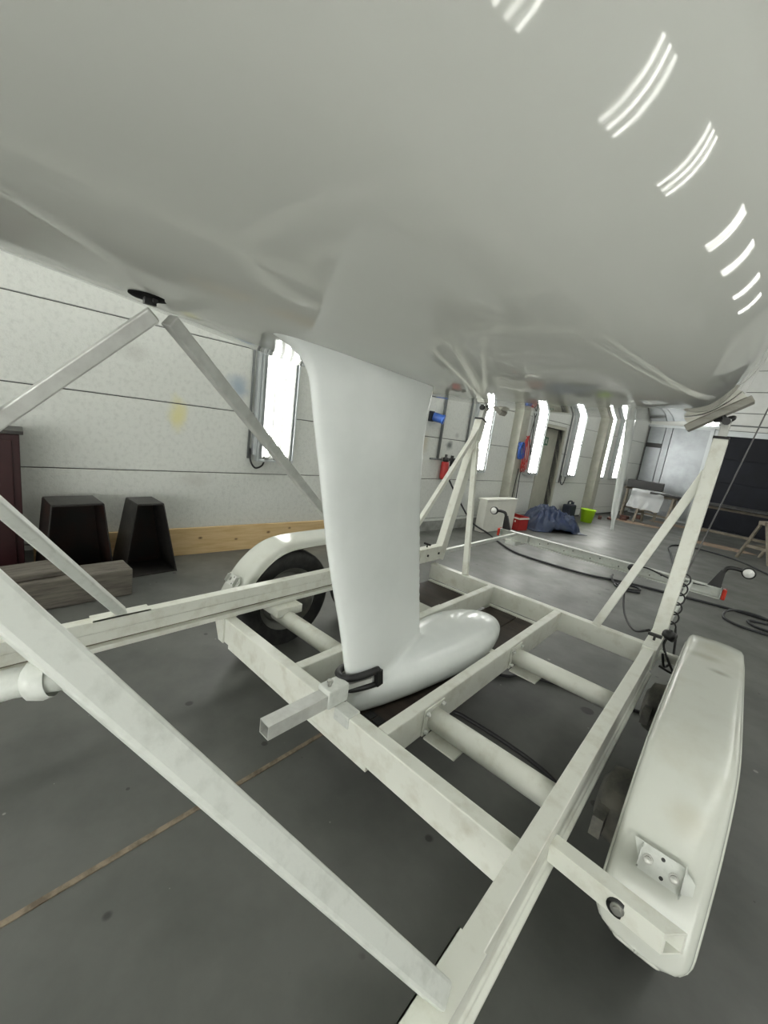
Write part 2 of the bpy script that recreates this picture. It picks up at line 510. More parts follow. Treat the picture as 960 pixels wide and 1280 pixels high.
for s, lab in zip((.70, 1.86, 2.90, 4.60, 5.85, 7.7, 9.4), ('topmost', 'second', 'third', 'fourth', 'fifth', 'sixth', 'lowest')):
    o = put_light(RW - .001, s, .93, math.pi, 'right wall light mirrored in the hull as the %s streak%s' % (lab, '' if lab in ('topmost', 'lowest') else ' from the top'), 'lights along the right wall')
    for c in o.children:
        if c.name.startswith('fluorescent_tube'):
            c.material_slots[0].link = 'OBJECT'
            c.material_slots[0].material = M['tube_dim']
for s in (-4.1, -3.5, -2.9):  # unseen fill lamps, added low to brighten the hull's underside
    put_light(RW - .001, s, .10, math.pi, 'added right wall light beside the photographer, outside the picture', 'added lights beside the photographer')
for n in (2.2, 2.75, 3.3, 3.85, 4.4, 4.95, 5.5, 6.05, 6.6):  # unseen lamps added to brighten the faces turned to the camera
    put_light(n, S0 + .001, .10, math.pi / 2, 'added back wall light behind the photographer, outside the picture', 'added lights on the back wall')
for s in (-3.3,):  # extra unseen lamp, added only for more light
    put_light(.001, s, .93, 0, 'added wall light on the left wall ahead of the bow, outside the picture', 'added lights ahead of the bow')

for n_, s_ in [(n, s) for n in (1.3, 5.3) for s in (-3.6, -1.9, -.2, 1.5, 3.2, 5.0, 7.3, 9.6)]:  # unseen ceiling lamps added to lift the walls and upward faces
    o = copy_tree(proto)
    o.location = ROOM_M @ Vector((n_, s_ - .75, H - .001))
    o.rotation_euler = (Matrix.Rotation(-WY, 3, 'Z') @ Matrix(((0, -1, 0), (0, 0, 1), (-1, 0, 0)))).to_euler()
    tag(o, 'three-tube light added on the ceiling for brightness, out of the picture', 'added ceiling light', 'added lights on the ceiling')

# conduits and fittings on the left wall
def rtube(name, pts, r, m, label, cat, group=None, n=8):
    p0 = ROOM_M @ Vector((pts[0][0], pts[0][1], min(p[2] for p in pts)))
    o = B().tube([Vector(p) - Vector((pts[0][0], pts[0][1], min(q[2] for q in pts))) for p in pts], r, n).build(name, m)
    o.location = p0
    o.rotation_euler.z = -WY
    return tag(o, label, cat, group)
rtube('conduit', [(.02, .63, .95), (.02, .63, 2.7)], .012, 'conduit', 'thin grey conduit beside the wall light left of the keel', 'conduit')
rtube('cable', smooth_path([(.03, .645, 1.05), (.04, .65, .93), (.05, .70, .86), (.05, .77, .885), (.04, .80, .95)], 5), .009, 'cable', 'black cable loop below the wall light left of the keel', 'cable')
rtube('conduit', [(.03, 3.46, 1.08), (.03, 3.46, 2.9)], .02, 'conduit', 'dark grey pipe on the wall above the red canister', 'pipe')
rtube('conduit', [(.03, 3.30, 1.09), (.03, 3.55, 1.09)], .014, 'conduit', 'short horizontal pipe left of the red canister', 'pipe')
rtube('conduit', [(.02, 4.08, 1.0), (.02, 4.08, 2.9)], .016, 'conduit', 'grey pipe beside the wall light behind the rear post', 'pipe')
rtube('conduit', [(.02, 7.42, .8), (.02, 7.42, 2.9)], .014, 'conduit', 'thin grey conduit right of the beige door', 'conduit')
rtube('cable', smooth_path([(.03, 7.45, .95), (.04, 7.46, .8), (.05, 7.54, .76), (.05, 7.6, .86), (.04, 7.62, .94)], 5), .009, 'cable', 'black cable loop below the wall light beyond the door', 'cable')
sk = rthing('power_socket', 'blue industrial socket box on the white wall', 'socket', 0, 3.24, 1.60)
B().box((0, -.07, 0), (.05, .0, .14)).build('back_box', 'navy', sk, bevel=.006)
B().lathe((.03, .0, .07), (.75, .5, -.15), [(0, 0), (.06, 0), (.062, .01), (.058, .13), (.066, .135), (.066, .16), (0, .16)], 16).build('socket_cover', 'blue', sk)
fx = rthing('filter_canister', 'red cylinder with black head and valves mounted on the wall', 'canister', .07, 3.60, .80)
B().lathe((0, 0, 0), (0, 0, 1), [(0, 0), (.04, 0), (.055, .02), (.058, .05), (.058, .24), (.05, .26), (0, .26)], 18).build('cylinder', 'redp', fx)
B().lathe((0, 0, .26), (0, 0, 1), [(.03, 0), (.045, .01), (.045, .06), (.02, .07), (.02, .11), (.0, .11)], 14).build('head', 'dark', fx)
B().cyl((0, 0, .3), (0, .2, .3), .02, 10).cyl((0, .14, .2), (0, .14, .36), .025, 10).lathe((.03, .14, .3), (1, 0, 0), [(0, 0), (.03, 0), (.03, .02), (0, .02)], 12).build('valve', 'dark', fx)
B().lathe((0, .19, .16), (0, 0, 1), [(0, 0), (.022, .0), (.025, .1), (0, .12)], 10).build('drain_bowl', 'conduit', fx)
B().box((-.07, -.03, .28), (-.02, .03, .32)).build('wall_bracket', 'steel', fx)
# things hanging on the first column
def hang(name, mt, label, cat, s, n, z0, z1, wd, k):
    pts = []
    for i in range(k * 10 + 1):
        a = 2 * math.pi * i / 10
        f = (1 - math.cos(a)) / 2
        pts.append((.012 * (i % 7), wd * (math.sin(a) * .5 + .3 * math.sin(a * .37)), (z1 - z0) * (1 - f)))
    o = B().tube(pts, .009, 6).build(name, mt)
    o.location = ROOM_M @ Vector((n, s, z0))
    o.rotation_euler.z = -WY
    return tag(o, label, cat)
hang('hose_bundle', 'redp', 'red hose bundle hanging on the first beige column', 'hose', 5.50, .19, 1.0, 1.62, .09, 4)
hang('cable_bundle', 'blue', 'blue cable bundle hanging on the first beige column', 'cable', 5.34, .19, 1.22, 1.5, .1, 5)
hang('strap', 'dark', 'black strap hanging from the first beige column', 'strap', 5.46, .275, 1.3, 2.0, .03, 1)
rtube('cable', smooth_path([(.22, 5.38, .03), (.21, 5.37, .5), (.2, 5.42, 1.05)], 6), .008, 'cable', 'black cable running from the column down behind the white box', 'cable')
rtube('cable', smooth_path([(.24, 5.52, .03), (.21, 5.51, .5), (.2, 5.5, 1.0)], 6), .008, 'cable', 'black cable running from the red hose bundle to the red crate', 'cable')

# ------------------------------------------------------------------ things on the floor along the left wall
pl = tag(room(B().box((.014, -1.02, 0), (.045, 2.6, .262)).build('plank', 'pine', bevel=.003)), 'long pine plank standing on edge against the left wall', 'plank')
def rbox(name, m, lo, hi, label, cat, bevel=.006, rz=0, group=None):
    cx, cy = (lo[0] + hi[0]) / 2, (lo[1] + hi[1]) / 2
    o = B().box((lo[0] - cx, lo[1] - cy, 0), (hi[0] - cx, hi[1] - cy, hi[2] - lo[2])).build(name, m, bevel=bevel)
    o.location = (cx, cy, lo[2])
    o.rotation_euler.z = rz
    return tag(o, label, cat, group)
def stand(x0, x1, y0, y1, h, tx0, tx1, ty0, ty1, label, m):
    t = thing('steel_stand', label, 'stand', ((x0 + x1) / 2, (y0 + y1) / 2, 0), 0, 'hollow steel stands by the wall')
    cx, cy = (x0 + x1) / 2, (y0 + y1) / 2
    b0 = [(x0 - cx, y0 - cy, 0), (x1 - cx, y0 - cy, 0), (x1 - cx, y1 - cy, 0), (x0 - cx, y1 - cy, 0)]
    t0 = [(tx0 - cx, ty0 - cy, h), (tx1 - cx, ty0 - cy, h), (tx1 - cx, ty1 - cy, h), (tx0 - cx, ty1 - cy, h)]
    B().add([b0[0], b0[1], t0[1], t0[0]], [(0, 1, 2, 3)]).build('side_plate', m, t, solid=.008, fix=False)
    B().add([b0[2], b0[3], t0[3], t0[2]], [(0, 1, 2, 3)]).build('side_plate', m, t, solid=.008, fix=False)
    B().add([b0[3], b0[0], t0[0], t0[3]], [(0, 1, 2, 3)]).build('back_plate', 'rust', t, solid=.008, fix=False)
    B().add(t0, [(0, 1, 2, 3)]).build('top_plate', 'rust2', t, solid=.012, fix=False)
    B().add([(p[0], p[1], .004) for p in b0], [(0, 1, 2, 3)]).build('base_plate', 'rust2', t, solid=.008, fix=False)
    b = B()
    for i, j in ((1, 1), (2, 2)):
        b.bar(b0[i], t0[j], .02, .008, (1, 0, 0))
    b.bar(t0[1], t0[2], .012, .02).build('front_flange', 'rust2', t)
stand(-3.80, -3.46, .50, .93, .60, -3.76, -3.47, .555, .86, 'wide hollow dark steel stand between maroon cabinet and narrow stand', 'rust')
stand(-3.76, -3.43, .985, 1.375, .585, -3.72, -3.46, 1.08, 1.27, 'narrow hollow scuffed steel stand in front of the pine plank', 'rust2')
cb = thing('metal_cabinet', 'dark maroon metal cabinet at the left edge against the wall', 'cabinet', (-3.86, -.1, 0), -WY)
B().box((-.14, -.5, 0), (.20, .55, 1.06)).build('body', 'maroon', cb, bevel=.006)
B().box((-.15, -.52, 1.06), (.22, .57, 1.085)).build('top', 'rust2', cb, bevel=.004)
B().box((.2, -.46, .08), (.212, .02, 1.02)).build('door', 'maroon', cb, bevel=.003)
B().box((.2, .04, .08), (.212, .51, 1.02)).build('door', 'maroon', cb, bevel=.003)
rbox('timber_block', 'timber', (-3.33, .15, 0), (-3.11, .95, .20), 'long weathered timber block lying in front of the steel stands', 'timber', .012)
rbox('timber_block', 'timber', (-3.38, .12, .202), (-3.14, .56, .245), 'thin weathered board on top of the timber block', 'timber', .01, .08)

bx = rthing('white_box', 'white box standing against the wall behind the light bar', 'box', .28, 4.92)
B().box((-.075, -.50, 0), (.075, .40, .52)).build('body', 'white', bx, bevel=.01)
B().box((-.085, -.51, .52), (.085, .41, .545)).build('lid', 'white', bx, bevel=.006)
cr = thing('plastic_crate', 'red and white plastic crate in front of the blue tarpaulin', 'crate', (-2.90, 6.93, 0), -.25)
b = B().box((-.17, -.13, 0), (.17, .13, .012))
for k in range(2):
    y = (-.13, .118)[k]
    b.box((-.17, y, 0), (.17, y + .012, .24))
    x = (-.17, .158)[k]
    b.box((x, -.13, 0), (x + .012, .13, .24))
b.build('body', 'redp', cr, bevel=.004)
B().box((-.18, -.14, .20), (.18, -.128, .225)).box((-.18, .128, .20), (.18, .14, .225)).box((-.18, -.14, .20), (-.168, .14, .225)).box((.168, -.14, .20), (.18, .14, .225)).build('rim', 'white', cr)
for k in range(4):
    B().box((-.1 + k * .06, -.134, .12 + .02 * (k % 2)), (-.075 + k * .06, -.13, .15 + .02 * (k % 2))).build('white_mark', 'white', cr)
# tarpaulin heap
rows = []
for i in range(61):
    r_ = []
    for j in range(61):
        u, v_ = i / 30 - 1, j / 30 - 1
        q = max(0, 1 - (abs(u) ** 2.4 + abs(v_) ** 2.6) * .92)
        h = .31 * q ** .6 * (1 - .32 * v_)
        nz = noise.noise(Vector((u * 2.2, v_ * 2.2, 1))) * .12 - .05 + (1 - abs(noise.noise(Vector((u * 3.5 + v_ * 2, v_ * 3 - u * 2, 4))))) ** 3 * .13 + (1 - abs(noise.noise(Vector((u * 9 - v_ * 5, v_ * 8, 2))))) ** 3 * .035
        h = max(.006 + .02 * abs(noise.noise(Vector((u * 7, v_ * 7, 9)))), h + nz * (q ** .4))
        r_.append((u * .34 + .05 * noise.noise(Vector((u, v_, 7))), v_ * .56 + .08 * noise.noise(Vector((u * 2, v_ * 2, 3))), h))
    rows.append(r_)
tp = tag(B().grid(rows).build('tarpaulin', 'tarp', solid=.004), 'crumpled blue tarpaulin heap on the floor in front of the door', 'tarpaulin')
tp.location = (-2.56, 7.72, 0)
tp.rotation_euler.z = -.62
cn = rthing('canister', 'dark navy jerrycan on the floor beside the green bucket', 'canister', .20, 7.78)
B().box((-.09, -.15, 0), (.09, .15, .36)).build('body', 'navy', cn, bevel=.03, seg=3)
B().tube(smooth_path([(0, -.1, .35), (0, -.08, .42), (0, .06, .42), (0, .08, .35)], 5), .018, 8).cyl((0, .12, .35), (0, .12, .41), .03, 12).build('handle', 'navy', cn)
bk = rthing('bucket', 'lime green bucket on the floor near the second column', 'bucket', .42, 8.25)
B().lathe((0, 0, 0), (0, 0, 1), [(0, 0), (.115, 0), (.15, .27), (.16, .275), (.16, .285), (.143, .285), (.11, .012), (0, .012)], 24).build('body', 'lime', bk)
B().tube([(.155 * math.cos(a), .155 * math.sin(a), .26 - .09 * math.sin(a)) for a in [math.pi * k / 12 for k in range(13)]], .004, 6).build('handle', 'steel', bk)
offc = ['brick offcut nearest the green bucket', 'second brick offcut from the green bucket', 'third brick offcut from the green bucket', 'fourth brick offcut from the green bucket', 'brick offcut beside the second column, fifth from the bucket', 'farthest brick offcut near the work table']
for k, (n_, s_) in enumerate(((.35, 9.2), (.5, 9.5), (.42, 9.75), (.6, 10.0), (.5, 10.4), (.62, 11.0))):
    l_, w_, h_ = rnd.uniform(.1, .22), rnd.uniform(.07, .12), rnd.uniform(.05, .1)
    o = B().box((-w_ / 2, -l_ / 2, 0), (w_ / 2, l_ / 2, h_)).build('brick_piece', 'brick', bevel=.008)
    o.location = ROOM_M @ Vector((n_, s_, 0))
    o.rotation_euler.z = rnd.uniform(0, 3)
    tag(o, offc[k], 'brick', 'brick offcuts along the wall')

# ------------------------------------------------------------------ far end of the hall
FS = S1 - .031
ms = rthing('metal_partition', 'tall silver sheet metal partition in the far corner', 'partition', 0, FS)
for k, (a, bb) in enumerate(((.05, .42), (.43, .58), (.60, 1.42))):
    B().box((a, -.10 + .02 * (k == 1), .05), (bb, -.06 + .02 * (k == 1), 2.5)).build('sheet', 'metalsheet', ms, bevel=.003)
B().box((1.42, -.12, 0), (1.50, -.02, 2.5)).box((.0, -.12, 2.46), (1.5, -.02, 2.52)).box((0, -.1, 0), (1.42, -.05, .1)).build('frame', 'lamp', ms)
B().box((.05, -.11, 1.9), (.42, -.101, 2.02)).build('black_strip', 'dark', ms)
g = struct(room(B().box((1.56, S1 - .06, .0), (4.36, S1 - .032, 2.36)).build('door_2', 'navygate')), 'large dark navy gate in the far wall')
for k in range(4):
    B().box((1.6, S1 - .075, .06 + k * .58), (4.32, S1 - .061, .06 + k * .58 + .57)).build('gate_panel', 'navygate', g, bevel=.004)
B().box((1.5, S1 - .09, 2.36), (4.42, S1 - .032, 2.49)).box((1.5, S1 - .09, 0), (1.56, S1 - .032, 2.36)).box((4.36, S1 - .09, 0), (4.42, S1 - .032, 2.36)).build('gate_frame', 'lamp', g)
rtube('rail_pipe', [(1.55, S1 - .16, 2.62), (5.2, S1 - .16, 2.62)], .016, 'conduit', 'thin grey rail running above the dark gate', 'rail')
ck = rthing('wall_light', 'short bright light above the silver partition, below the stern', 'wall light', 1.25, S1 - .031, 2.56)
B().box((-.3, -.06, 0), (.3, 0, .2)).build('housing', 'lamp', ck, bevel=.004)
for k in range(2):
    B().cyl((-.27, -.075, .06 + .08 * k), (.27, -.075, .06 + .08 * k), .013, 10).build('fluorescent_tube', 'tube', ck)

def trestle(n, s, rz, hgt, wd, label, top=True):
    t = rthing('trestle', label, 'trestle', n, s)
    t.rotation_euler.z += rz
    for sx in (-1, 1):
        for sy in (-1, 1):
            B().bar((sx * wd * .42, sy * .24, 0), (sx * wd * .40, sy * .04, hgt - .04), .05, .035, (1, 0, 0)).build('leg', 'trestle', t)
        B().bar((sx * wd * .415, -.17, .25), (sx * wd * .415, .17, .25), .05, .02).build('leg_brace', 'trestle', t)
    B().bar((-wd / 2, 0, hgt - .03), (wd / 2, 0, hgt - .03), .06, .09).build('top_beam', 'trestle', t)
    B().bar((-wd * .41, .19, .22), (wd * .41, .19, .22), .05, .025).build('stretcher', 'trestle', t)
    return t
def slab(name, m, n, s, z, sx, sy, sz, label, cat, rz=0):
    o = B().box((-sx / 2, -sy / 2, 0), (sx / 2, sy / 2, sz)).build(name, m, bevel=.01)
    o.location = ROOM_M @ Vector((n, s, z))
    o.rotation_euler.z = -WY + rz
    return tag(o, label, cat)
trestle(.55, 11.2, .2, .78, .9, 'wooden trestle under the black case by the silver partition')
slab('black_case', 'dark', .56, 11.2, .781, .8, .5, .2, 'black case on the trestle by the silver partition', 'case', .2)
trestle(1.15, 10.3, -.1, .74, .8, 'wooden trestle with plastic film beside the rudder')
slab('black_board', 'dark', 1.35, 10.3, .741, .7, .4, .05, 'black board on the trestle beside the rudder', 'board', -.1)
rows = []
for i in range(25):
    r_ = []
    for j in range(21):
        x, y = -.36 + .72 * i / 24, -.42 + .84 * j / 20
        e = max(0, abs(y) - .16)
        z = .80 - 1.5 * e - .06 * (e > 0) + .025 * noise.noise(Vector((x * 9, y * 9, 2)))
        r_.append((x, y * (1 - .35 * (e > .01)) + .03 * noise.noise(Vector((x * 6, y * 5, 5))), max(.3, z)))
    rows.append(r_)
pf = tag(B().grid(rows).build('plastic_film', 'film'), 'crumpled clear plastic film draped over the trestle beside the rudder', 'plastic film')
pf.location = ROOM_M @ Vector((.95, 10.3, 0))
pf.rotation_euler.z = -WY - .1
trestle(2.75, 9.6, .05, .76, 1.5, 'long wooden trestle in front of the dark gate')
slab('black_board', 'dark', 2.75, 9.6, .761, 1.5, .5, .05, 'long black board on the trestle before the dark gate', 'board', .05)
trestle(3.35, 8.7, 1.2, .72, .8, 'wooden trestle at the right edge nearest the hose loop')
for k, (n_, s_) in enumerate(((.9, 10.0), (2.6, 9.3), (1.4, 11.3))):
    rr = []
    for i in range(2):
        rr.append([(.001 if i == 0 else (.38 + .12 * noise.noise(Vector((math.cos(a), math.sin(a), k)))) * math.cos(a) * 1.6,
                    0 if i == 0 else (.38 + .12 * noise.noise(Vector((math.cos(a) * 2, math.sin(a) * 2, k)))) * math.sin(a) * .7, .006 if i == 0 else .001)
                   for a in [2 * math.pi * q / 28 for q in range(28)]])
    o = B().grid(rr, closed=True).build('wood_dust', 'dust')
    o.location = ROOM_M @ Vector((n_, s_, 0))
    tag(o, ['brown dust patch below the film draped trestle', 'brown dust patch below the long trestle', 'brown dust patch below the black case'][k], 'dust', kind='stuff')

# hoses on the floor
def ground_tube(name, pts, r, m, label, cat):
    P = smooth_path([(p[0], p[1], r + (p[2] if len(p) > 2 else .001)) for p in pts], 6)
    o = P[0].copy()
    o.z = 0
    ob = B().tube([p - o for p in P], r, 8).build(name, m)
    ob.location = o
    return tag(ob, label, cat)
w0, w1, w2 = [ROOM_M @ Vector(p) for p in ((.03, 3.72, .86), (.10, 3.95, .55), (.27, 4.22, .16))]
ground_tube('air_hose', [tuple(w0), tuple(w1), tuple(w2), (-2.90, 5.93), (-2.55, 5.60), (-2.142, 5.287), (-1.639, 5.232), (-1.205, 5.278), (-0.932, 5.403), (-0.686, 5.491), (-0.438, 5.551), (-0.174, 5.614), (0.119, 5.667), (0.40, 5.66), (.75, 5.6), (1.2, 5.5)], .013, 'hose', 'long black hose from the wall across the floor behind the trailer', 'hose')
ground_tube('air_hose', [(-.45, 6.3), (-0.513, 6.96), (-0.679, 8.074), (-0.80, 8.75), (-0.78, 9.2), (-0.583, 9.42), (-0.222, 9.40), (0.178, 9.109), (0.519, 8.498), (.9, 7.6)], .013, 'hose', 'black hose in a wide arc beyond the light bar', 'hose')
ground_tube('air_hose', [(.9, 5.05), (0.442, 5.112), (0.247, 5.121), (0.115, 5.25), (0.126, 5.44, .028), (0.233, 5.60, .03), (0.42, 5.59, .028), (.6, 5.4), (.55, 5.25), (.36, 5.27), (.3, 5.42), (.45, 5.5)], .012, 'hose', 'black hose loops at the right edge behind the fender', 'hose')
ground_tube('air_hose', [(-1.0, 5.661), (-0.96, 5.42, .028), (-0.901, 5.306), (-0.739, 5.212), (-0.636, 5.301), (-0.698, 5.40), (-0.835, 5.35), (-.88, 5.22), (-.75, 5.13), (-.62, 5.2)], .011, 'hose', 'small black hose coil below the light bar', 'hose')
ground_tube('cable', [(-1.6, 2.35), (-1.2, 2.1), (-0.921, 1.797), (-0.814, 1.784), (-0.632, 1.787), (-0.424, 1.771), (-.3, 1.72), (-.26, 1.60)], .010, 'cable', 'black cable on the floor under the front axle tube', 'cable')
ground_tube('cable', [(-1.3, 2.2), (-0.872, 2.311), (-0.79, 2.423), (-0.62, 2.513), (-0.45, 2.565), (.1, 2.75)], .010, 'cable', 'black cable on the floor under the rear axle tube', 'cable')

# ------------------------------------------------------------------ the boat
XC = -.972
def nspl(xs, ys):
    xs, ys = np.array(xs, float), np.array(ys, float)
    n = len(xs)
    h = np.diff(xs)
    A, bb = np.zeros((n, n)), np.zeros(n)
    A[0, 0] = A[-1, -1] = 1
    for i in range(1, n - 1):
        A[i, i - 1], A[i, i], A[i, i + 1] = h[i - 1], 2 * (h[i - 1] + h[i]), h[i]
        bb[i] = 6 * ((ys[i + 1] - ys[i]) / h[i] - (ys[i] - ys[i - 1]) / h[i - 1])
    Q = np.linalg.solve(A, bb)
    def f(x):
        i = int(np.clip(np.searchsorted(xs, x) - 1, 0, n - 2))
        a, c, hh = xs[i + 1] - x, x - xs[i], h[i]
        return (Q[i] * a ** 3 + Q[i + 1] * c ** 3) / (6 * hh) + (ys[i] / hh - Q[i] * hh / 6) * a + (ys[i + 1] / hh - Q[i + 1] * hh / 6) * c
    return f
hull_zb = nspl([-2.5, -1.5, -.6, .2, 1., 1.7, 2.66, 3.4, 4.27, 5.15], [2.20, 1.83, 1.685, 1.626, 1.588, 1.590, 1.645, 1.70, 1.775, 1.86])
hull_hb = nspl([-2.5, -1.5, -.6, .2, 1., 2., 3., 4., 5.15], [.03, .46, .733192, .807005, .921425, .95, .89, .83, .74])
PA = [[0.0, 0.0], [0.16, 0.0], [0.36, 0.006], [0.56, 0.022], [0.7563, 0.0338], [0.8649, 0.1037], [0.9697, 0.2214], [1.001, 0.3848], [1.0, 0.6974], [1.0, 1.15]]
PB = [[0.0, 0.0], [0.06, 0.0], [0.14, 0.0276], [0.28, 0.0972], [0.42, 0.1854], [0.56, 0.2396], [0.7, 0.5533], [0.82, 0.7], [0.92, 0.9], [1.0, 1.15]]
def bspline(P, n):
    P = np.array(P, float)
    Q = np.vstack([P[1] * [-1, 1], P, 2 * P[-1] - P[-2]])
    t = np.linspace(0, len(P) - 1 - 1e-9, n)
    i = t.astype(int)
    s = (t - i)[:, None]
    return ((1 - s) ** 3 * Q[i] + (3 * s ** 3 - 6 * s ** 2 + 4) * Q[i + 1] + (-3 * s ** 3 + 3 * s ** 2 + 3 * s + 1) * Q[i + 2] + s ** 3 * Q[i + 3]) / 6
NV = 150
SA, SB = bspline(PA, NV), bspline(PB, NV)
def hull_section(y):
    t = min(1, max(0, (1.98 - y) / (1.98 + 2.5)))
    wq = t * t * (3 - 2 * t)
    S = SA * (1 - wq) + SB * wq
    return S[:, 0] * hull_hb(y), hull_zb(y) + S[:, 1]
def hull_z(x, y):
    a, z = hull_section(y)
    return float(np.interp(abs(x - XC), a, z))

boat = thing('sailboat', 'white glossy sailboat with fin keel resting on the trailer', 'sailboat', (XC, 1.2, .27))
BO = Vector((XC, 1.2, .27))
rows = []
ys = np.concatenate([np.linspace(-2.48, -.6, 50), np.linspace(-.58, 5.15, 260)])
for y in ys:
    a, z = hull_section(y)
    pts = [(-a[k], y - BO.y, z[k] - BO.z) for k in range(NV - 1, 0, -1)] + [(a[k], y - BO.y, z[k] - BO.z) for k in range(NV)]
    rows.append(pts)
b = B().grid(rows)
n_ = 2 * NV - 1
o_ = (len(rows) - 1) * n_
b.f.append(tuple(o_ + k for k in range(n_)))          # transom
b.sm.append(False)
hull = b.build('hull', 'gel', boat)
# deck closes the hull
dk = []
for y in ys[::6]:
    a, z = hull_section(y)
    dk.append([(-a[-1] * q, y - BO.y, z[-1] - BO.z + .06 * (1 - q * q)) for q in (1, .6, 0, -.6, -1)])
B().grid(dk).build('deck', 'white', boat)

# keel: fin and bulb fused into one skin
def foil(yl, yt, th, z, n=22):
    out = []
    c = yt - yl
    for k in range(n):
        a = 2 * math.pi * k / n
        u = (1 - math.cos(a)) / 2
        t = 5 * th * (.2969 * math.sqrt(u) - .126 * u - .3516 * u * u + .2843 * u ** 3 - .1036 * u ** 4) + .002
        out.append(((t if a <= math.pi else -t), yl + c * u - BO.y, z - BO.z))
    return out
le = nspl([.27, .31, .44, .66, .955, 1.225, 1.45, 1.52, 1.56, 1.588, 1.62], [1.115, 1.09, 1.035, .972, .875, .807, .748, .728, .70, .65, .54])
te = nspl([.27, .632, .87, 1.22, 1.50, 1.60], [1.56, 1.468, 1.41, 1.335, 1.315, 1.33])
zz = [.30, .34, .40, .5, .6, .7, .85, 1.0, 1.15, 1.3, 1.42, 1.48, 1.51, 1.53, 1.545, 1.555, 1.565, 1.575, 1.585, 1.595, 1.605, 1.615, 1.625]
fr = [foil(le(z), te(z), .082 + .02 * max(0, (z - 1.52) / .1), z) for z in zz]
b = B()
n_ = len(fr[0])
b.grid(fr, closed=True)
b.f += [tuple(range(n_)), tuple((len(fr) - 1) * n_ + k for k in range(n_))]
b.sm += [True, True]
# bulb stations: y, half width, z centre, half height
bs = [(1.06, .012, .345, .05), (1.075, .03, .35, .07), (1.12, .055, .355, .083), (1.2, .085, .36, .090), (1.35, .125, .37, .102), (1.5, .156, .38, .110), (1.65, .177, .382, .114),
      (1.78, .183, .382, .114), (1.9, .175, .378, .109), (2.0, .158, .372, .100), (2.1, .130, .363, .085), (2.18, .098, .354, .066), (2.24, .062, .346, .044), (2.275, .03, .341, .022), (2.285, .008, .34, .007)]
br = []
for y, hw, zc, hh in bs:
    br.append([(hw * math.cos(a) * (1 if math.sin(a) > -.2 else 1.0), y - BO.y, zc + hh * (abs(math.sin(a)) ** (.62 if math.sin(a) < 0 else 1)) * (1 if math.sin(a) >= 0 else -1) - BO.z) for a in [2 * math.pi * k / 24 for k in range(24)]])
o_ = len(b.v)
b.grid(br, closed=True)
b.f += [tuple(o_ + k for k in range(24)), tuple(o_ + (len(br) - 1) * 24 + k for k in range(24))]
b.sm += [True, True]
keel = b.build('keel', 'keel', boat)
keel['label'] = 'white fin keel with a long pointed bulb'
rm = keel.modifiers.new('fuse', 'REMESH')
rm.mode = 'VOXEL'
rm.voxel_size = .009
rm.use_smooth_shade = True
sm = keel.modifiers.new('fair', 'SMOOTH')
sm.factor = .5
sm.iterations = 14

# rudder
RZ = [.665, .70, .742, .875, 1.215, 1.54, 1.76, 1.9]
rl = lambda z: float(np.interp(z, RZ, [4.865, 4.845, 4.815, 4.73, 4.635, 4.545, 4.42, 4.36]))
rt = lambda z: float(np.interp(z, RZ, [4.885, 4.89, 4.90, 4.92, 4.865, 4.815, 4.735, 4.70]))
def foil2(z):
    return [(p[0], p[1], p[2]) for p in foil(rl(z), rt(z), .056 if z > .8 else .026, z)]
rr = [foil2(z) for z in (.67, .69, .72, .78, .86, .95, 1.1, 1.25, 1.4, 1.55, 1.7, 1.8, 1.85)]
b = B().grid(rr, closed=True)
n_ = len(rr[0])
b.f += [tuple(range(n_)), tuple((len(rr) - 1) * n_ + k for k in range(n_))]
b.sm += [True, True]
b.build('rudder', 'keel', boat)
# paddle wheel log / through-hull fitting
tx, ty = -1.065, .353
tz = hull_z(tx, ty)
b = B().lathe((tx - BO.x, ty - BO.y, tz - BO.z - .002), (0, 0, 1), [(0, .0), (.038, -.0), (.042, .002), (.042, .02), (0, .02)], 28)
th = b.build('through_hull_fitting', 'pit', boat)
B().box((tx - BO.x - .006, ty - BO.y - .012, tz - BO.z - .016), (tx - BO.x + .006, ty - BO.y + .012, tz - BO.z - .002)).cyl((tx - BO.x - .012, ty - BO.y + .008, tz - BO.z - .006), (tx - BO.x + .012, ty - BO.y + .008, tz - BO.z - .006), .006, 8).build('paddle', 'dark', th)

